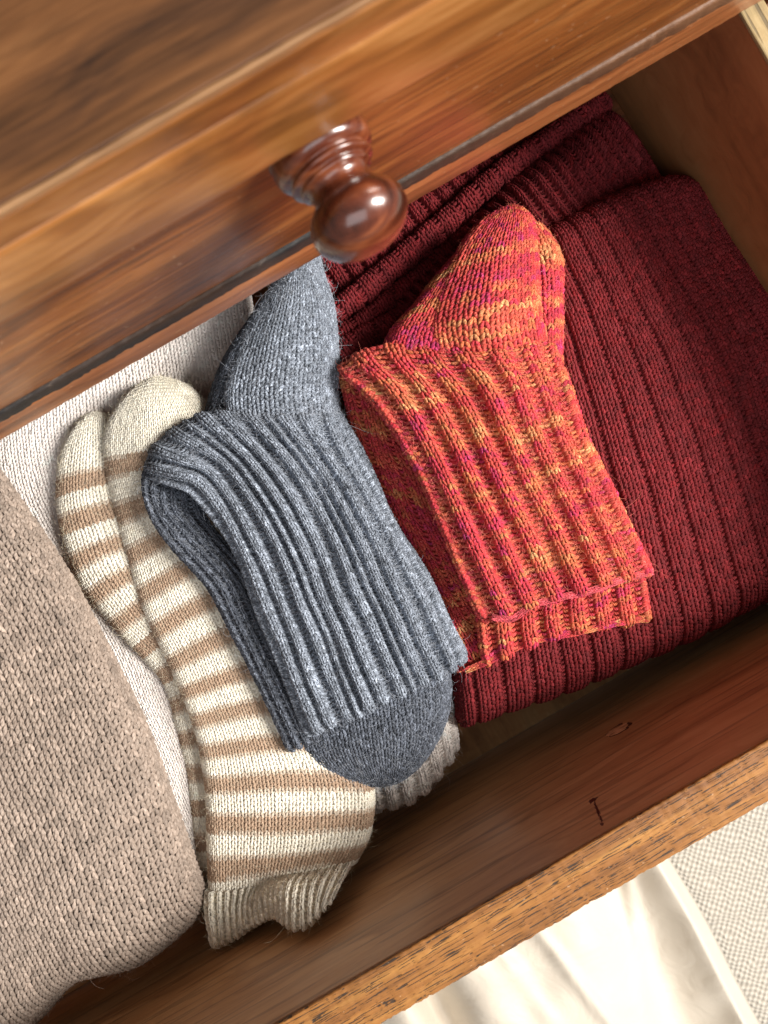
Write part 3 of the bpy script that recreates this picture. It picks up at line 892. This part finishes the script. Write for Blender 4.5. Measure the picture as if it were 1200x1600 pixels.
P = wob(roll(G, l=0.45, r=0.75, t=0.5, b=0.0), 0.05, 23, 2.0)
knit('foot', P, 'K', 9.6 / PXCM, 6.9 / PXCM, greycol(GR), M_grey, g1, legvar=0.21, seed=37, jitter=0.06)
fuzz(P, 3600, 0.3, F_grey, g1, 41, stray=30)
G = loft(P3([
    [(224, 744, 5.7), (236, 700, 5.8), (278, 664, 6.0), (330, 642, 6.5), (410, 650, 7.1), (480, 648, 7.0), (532, 645, 6.45)],
    [(236, 748, 6.5), (252, 706, 6.6), (294, 674, 6.8), (342, 655, 7.0), (414, 658, 7.2), (480, 655, 7.1), (533, 650, 6.5)],
    [(264, 754, 6.9), (286, 718, 7.0), (325, 694, 7.1), (368, 680, 7.2), (426, 678, 7.3), (484, 676, 7.15), (540, 672, 6.55)],
    [(306, 768, 7.0), (348, 742, 6.9), (400, 730, 7.2), (455, 730, 7.3), (512, 728, 7.1), (568, 738, 6.5)],
    [(368, 858, 6.8), (420, 838, 7.2), (475, 830, 7.4), (530, 830, 7.4), (580, 828, 7.1), (620, 836, 6.5)],
    [(418, 985, 6.8), (480, 965, 7.2), (540, 950, 7.4), (598, 935, 7.3), (640, 922, 7.0), (670, 918, 6.5)],
    [(484, 1148, 6.3), (540, 1124, 6.7), (600, 1096, 6.9), (650, 1074, 6.8), (690, 1056, 6.6), (724, 1036, 6.2)]]))
P = wob(roll(G, l=0.42, r=0.55, t=0.0, b=0.22, under=70), 0.05, 24, 2.0)
knit('cuff', P, 'KKPKPKKPKKPP', 8.8 / PXCM, 6.7 / PXCM, greycol(GR), M_grey, g1, legvar=0.21, rib=0.25, seed=38, fade=(0.15, 0.45), jitter=0.06, purlw=0.75)
fuzz(P, 7500, 0.3, F_grey, g1, 42, stray=70)

# ---- orange socks
M_or = yarn_mat('space_dyed_orange_yarn', 0.66, 1.15, tint_lo=(1.15, 0.85, 0.9), tint_hi=(1.0, 2.3, 2.3), sheen=0.3, fleck=1.3)
F_or = fuzz_mat('orange_fibre', lin(240, 140, 118))
PAL = np.array([lin(192, 44, 88), lin(202, 46, 72), lin(206, 50, 58), lin(210, 64, 56), lin(216, 84, 62), lin(222, 108, 64), lin(226, 132, 84), lin(230, 152, 98)])
def spacedye(seed, pw=7.0, ph=3.2, spread=1.0):
    """short bands of slowly changing dye: smooth value noise over columns and rows"""
    rs = np.random.default_rng(seed)
    T = rs.uniform(0, 1, (400, 400))
    def f(cc, rr, nc, R, u, v, isk, r):
        y = (rr + 0.10 * cc + 0.8 * np.sin(cc * 0.45 + rr * 0.2)) / ph + 40; x = cc / pw + 40 + 0.5 * np.floor(y)
        i, j = np.floor(x).astype(int), np.floor(y).astype(int); fx, fy = x - i, y - j
        fx = fx * fx * (3 - 2 * fx); fy = np.clip((fy - 0.3) / 0.4, 0, 1)
        n = (T[j, i] * (1 - fx) + T[j, i + 1] * fx) * (1 - fy) + (T[j + 1, i] * (1 - fx) + T[j + 1, i + 1] * fx) * fy
        n = 0.48 + (n - 0.5) * 0.80 * spread + r.normal(0, 0.13, len(cc))
        n = np.clip(n, 0, 0.999) * (len(PAL) - 1)
        k = n.astype(int); t = (n - k)[:, None]
        c = PAL[k] * (1 - t) + PAL[k + 1] * t
        c = c * np.array([1.0, 1.0, 1.05]) + np.array([0.0, 0.012, 0.014])
        return np.clip(c * 0.82 * (1 + r.normal(0, 0.07, (len(cc), 1))), 0, 1)
    return f
o2 = empty('sock', (5, -3, 5), 'orange and pink space dyed sock underneath, its cuff and side peeping out', 'sock', 'orange and pink space dyed socks')
G = loft(P3([
    [(532, 585, 5.6), (600, 600, 5.8), (690, 640, 5.9)],
    [(562, 700, 5.4), (650, 735, 5.6), (740, 760, 5.7)],
    [(620, 860, 5.2), (710, 875, 5.4), (800, 880, 5.6)],
    [(716, 1050, 5.2), (768, 1025, 5.4), (850, 980, 5.6)]]))
P = wob(roll(G, l=0.3, r=0.1, t=0.3, b=0.25), 0.04, 25, 2.0)
knit('leg_back', P, 'KKKP', 12.5 / PXCM, 8.0 / PXCM, spacedye(3, 6, 2.4, 0.8), M_or, o2, rib=0.06, seed=39, jitter=0.07)
G = loft(P3([
    [(745, 900, 6.1), (850, 880, 6.3), (1000, 850, 6.0)],
    [(752, 985, 6.0), (860, 955, 6.2), (1006, 920, 5.8)],
    [(762, 1038, 5.8), (868, 996, 6.0), (1014, 968, 5.6)]]))
P = wob(roll(G, l=0.3, r=0.3, t=0.1, b=0.25), 0.04, 26, 2.4)
knit('cuff', P, 'KKPP', 12.5 / PXCM, 8.0 / PXCM, spacedye(4, 5, 2.0, 0.7), M_or, o2, rib=0.13, seed=40, jitter=0.07)
chain('cast_on_edge', [(726, 1048, 5.4), (768, 1030, 5.7), (830, 1002, 5.9), (900, 988, 5.9), (960, 974, 5.8), (1012, 966, 5.5)], 11 / PXCM, 8 / PXCM, spacedye(5, 3, 3), M_or, o2, lift=0.04)
G = loft(P3([
    [(800, 345, 6.6), (830, 340, 6.9), (856, 352, 6.6)],
    [(815, 400, 6.6), (850, 395, 7.0), (882, 400, 6.6)],
    [(820, 480, 6.6), (850, 480, 7.0), (885, 480, 6.6)],
    [(830, 590, 6.5), (855, 590, 6.8), (882, 585, 6.5)]]))
P = wob(roll(G, l=0.2, r=0.5, t=0.4, b=0.1), 0.03, 27, 2.4)
knit('foot', P, 'K', 12.0 / PXCM, 8.2 / PXCM, spacedye(6, 9, 2.6), M_or, o2, seed=41, jitter=0.07)
fuzz(P, 600, 0.3, F_or, o2, 43)

o1 = empty('sock', (5, 1, 6), 'orange and pink space dyed sock on top, ribbed cuff lying open on the burgundy knit', 'sock', 'orange and pink space dyed socks')
G = loft(P3([
    [(705, 400, 6.6), (735, 380, 7.2), (770, 370, 7.4)],
    [(650, 468, 6.6), (690, 450, 7.2), (740, 450, 7.5)],
    [(612, 512, 6.7), (650, 505, 7.2), (720, 510, 7.6)],
    [(590, 560, 6.8), (650, 560, 7.2), (710, 570, 7.4)]]))
P = wob(roll(G, l=0.6, r=0.0, t=0.3, b=0.0), 0.03, 28, 2.4)
knit('gusset', P, 'K', 11.0 / PXCM, 7.6 / PXCM, spacedye(7, 9, 3), M_or, o1, seed=42, jitter=0.08)
G = loft(P3([
    [(772, 328, 6.9), (803, 314, 7.1), (832, 326, 6.9)],
    [(742, 352, 7.0), (798, 344, 7.5), (840, 348, 7.0)],
    [(712, 398, 7.2), (785, 388, 7.9), (844, 382, 7.1)],
    [(684, 462, 7.3), (768, 450, 8.1), (848, 434, 7.2)],
    [(672, 512, 7.4), (765, 502, 8.1), (852, 484, 7.2)],
    [(680, 564, 7.3), (772, 562, 7.65), (862, 546, 7.05)]]))
P = wob(roll(G, l=0.4, r=0.6, t=0.6, b=0.0), 0.05, 29, 2.0)
knit('foot', P, 'K', 12.2 / PXCM, 8.4 / PXCM, spacedye(8, 12, 2.6, 0.85), M_or, o1, seed=43, jitter=0.06)
fuzz(P, 3200, 0.15, F_or, o1, 44, rad=0.0024, lift=0.3)
G = loft(P3([
    [(528, 570, 6.3), (572, 545, 6.6), (625, 536, 6.9), (690, 548, 7.5), (770, 548, 7.7), (866, 532, 7.1)],
    [(542, 584, 7.1), (588, 566, 7.3), (642, 562, 7.6), (700, 566, 7.8), (776, 562, 7.9), (870, 546, 7.2)],
    [(592, 622, 7.5), (655, 618, 7.8), (725, 615, 7.9), (800, 608, 7.9), (888, 600, 7.2)],
    [(652, 725, 7.5), (720, 720, 7.7), (790, 712, 7.8), (855, 702, 7.7), (920, 690, 7.1)],
    [(703, 840, 7.3), (780, 828, 7.5), (850, 812, 7.6), (910, 800, 7.4), (968, 788, 6.9)],
    [(762, 968, 6.6), (830, 950, 6.9), (890, 930, 7.0), (950, 914, 6.9), (1020, 896, 6.5)]]))
P = wob(roll(G, l=0.35, r=0.45, t=0.0, b=0.2), 0.05, 30, 2.0)
knit('cuff', P, 'KKPP', 12.4 / PXCM, 8.3 / PXCM, spacedye(12, 5, 2.3, 0.8), M_or, o1, rib=0.18, seed=44, fade=(0.15, 0.35), jitter=0.07, purlw=0.72)
fuzz(P, 5500, 0.3, F_or, o1, 45, stray=60)
chain('cast_on_edge', [(768, 964, 6.7), (800, 966, 6.8), (830, 946, 6.9), (880, 932, 7.0), (925, 922, 6.95), (975, 904, 6.8), (1020, 893, 6.4)], 11 / PXCM, 8 / PXCM,
      plain(lin(206, 76, 84), 0.15), M_or, o1, lift=0.06)

# ------------------------------------------------------------------ floor: rug and white cloth
def rug_mat():
    t = NT('woven_rug')
    oc = t.node('ShaderNodeTexCoord').outputs['Object']
    sep = t.node('ShaderNodeSeparateXYZ'); t.link(oc, sep.inputs[0])
    nz = t.noise(oc, 60, 2, 0.5)
    k = 2 * math.pi / 0.0060
    a = t.math('SINE', t.math('ADD', t.math('MULTIPLY', sep.outputs[0], k), t.math('MULTIPLY', nz, 9)))
    b = t.math('SINE', t.math('ADD', t.math('MULTIPLY', sep.outputs[1], k), t.math('MULTIPLY', nz, 8)))
    ab = t.math('MULTIPLY', a, b)
    n = t.noise(oc, 500, 3, 0.7)
    h = t.math('ADD', ab, t.math('MULTIPLY', n, 1.2))
    c = t.ramp(t.math('MULTIPLY', t.math('ADD', h, 1.0), 0.33), [(0.15, lin(156, 147, 134)), (0.5, lin(190, 182, 168)), (0.9, lin(220, 213, 200))])
    t.link(c, t.p.inputs['Base Color']); t.p.inputs['Roughness'].default_value = 0.95
    t.p.inputs['Sheen Weight'].default_value = 0.3
    t.bump(h, 0.9, 0.0012)
    return t.m
me = np_mesh('rug', [(-150, -150, ZFLOOR), (150, -150, ZFLOOR), (150, 150, ZFLOOR), (-150, 150, ZFLOOR)], [(0, 1, 2, 3)], False)
rug = link_mesh('floor', me, None, rug_mat()); rug['kind'] = 'structure'

def cloth_mat():
    t = NT('white_cotton_sateen')
    oc = t.node('ShaderNodeTexCoord').outputs['Object']
    n = t.noise(t.mapping(oc, (1, 1, 1)), 26, 5, 0.55, 1.6)
    n2 = t.noise(oc, 1400, 2, 0.6)
    t.p.inputs['Base Color'].default_value = (*lin(208, 198, 182), 1)
    t.p.inputs['Roughness'].default_value = 0.55
    t.p.inputs['Sheen Weight'].default_value = 0.25
    t.p.inputs['Subsurface Weight'].default_value = 0.0
    h = t.math('ADD', t.math('MULTIPLY', n, 1.3), t.math('MULTIPLY', n2, 0.05))
    t.bump(h, 0.5, 0.003)
    return t.m
def cloth():
    # a loose sheet heaped on the rug: height field of long soft folds, outline from its hem
    nu, nv = 220, 220
    hem = [(1012, 1290), (1048, 1345), (1100, 1432), (1150, 1530), (1200, 1625), (1260, 1760)]
    inner = [(420, 1500), (440, 1580), (470, 1680), (500, 1760), (520, 1860), (540, 1960)]
    H = cr(hem, nv); I = cr(inner, nv)
    s = np.linspace(0, 1, nu)[None, :]; v = np.linspace(0, 1, nv)[:, None]
    px = I[:, :1] * (1 - s) + H[:, :1] * s; py = I[:, 1:] * (1 - s) + H[:, 1:] * s
    def ridge(x0, x1, w0, w1, a):
        c = x0 + (x1 - x0) * v; w = w0 + (w1 - w0) * v
        return a * np.exp(-((s - c) / w) ** 2)
    z = -27.2 + 0 * s * v
    z = z + ridge(0.97, 0.985, 0.05, 0.03, 1.2) + ridge(0.86, 0.82, 0.07, 0.07, -2.0) + ridge(0.72, 0.60, 0.12, 0.16, 2.0)
    z = z + ridge(0.44, 0.50, 0.10, 0.09, 2.4) + ridge(0.33, 0.415, 0.05, 0.022, -3.0) + ridge(0.25, 0.33, 0.07, 0.05, 2.4)
    z = z + ridge(0.08, 0.17, 0.08, 0.06, -1.6) + ridge(0.92, 0.66, 0.018, 0.03, 0.5) + ridge(0.60, 0.78, 0.02, 0.015, 0.45) + ridge(0.50, 0.66, 0.02, 0.03, 0.3)
    r = np.random.default_rng(9)
    for _ in range(26):
        a = r.uniform(0, 6.28); f = r.uniform(2, 9); 
        z = z + 0.022 * np.sin(f * 6.28 * (s * math.cos(a) * 0.7 + v * math.sin(a)) + r.uniform(0, 6.28) + 1.5 * np.sin(3 * v + 4 * s))
    edge = np.clip((1 - s) / 0.03, 0, 1)
    z = z * edge + (ZFLOOR + 0.9) * (1 - edge) + 0 * v
    z = np.maximum(z, ZFLOOR + 0.25)
    P = unproj(px, py, z)
    idx = np.arange(nu * nv).reshape(nv, nu)
    q = np.stack([idx[:-1, :-1], idx[:-1, 1:], idx[1:, 1:], idx[1:, :-1]], -1).reshape(-1, 4)
    me = np_mesh('white_cloth', P.reshape(-1, 3), q, True)
    o = link_mesh('cotton_sheet', me, None, cloth_mat())
    m = o.modifiers.new('thickness', 'SOLIDIFY'); m.thickness = 0.0012; m.offset = 1
    tag(o, 'creased cream white cotton sheet heaped on the rug below the drawer front', 'sheet')
cloth()
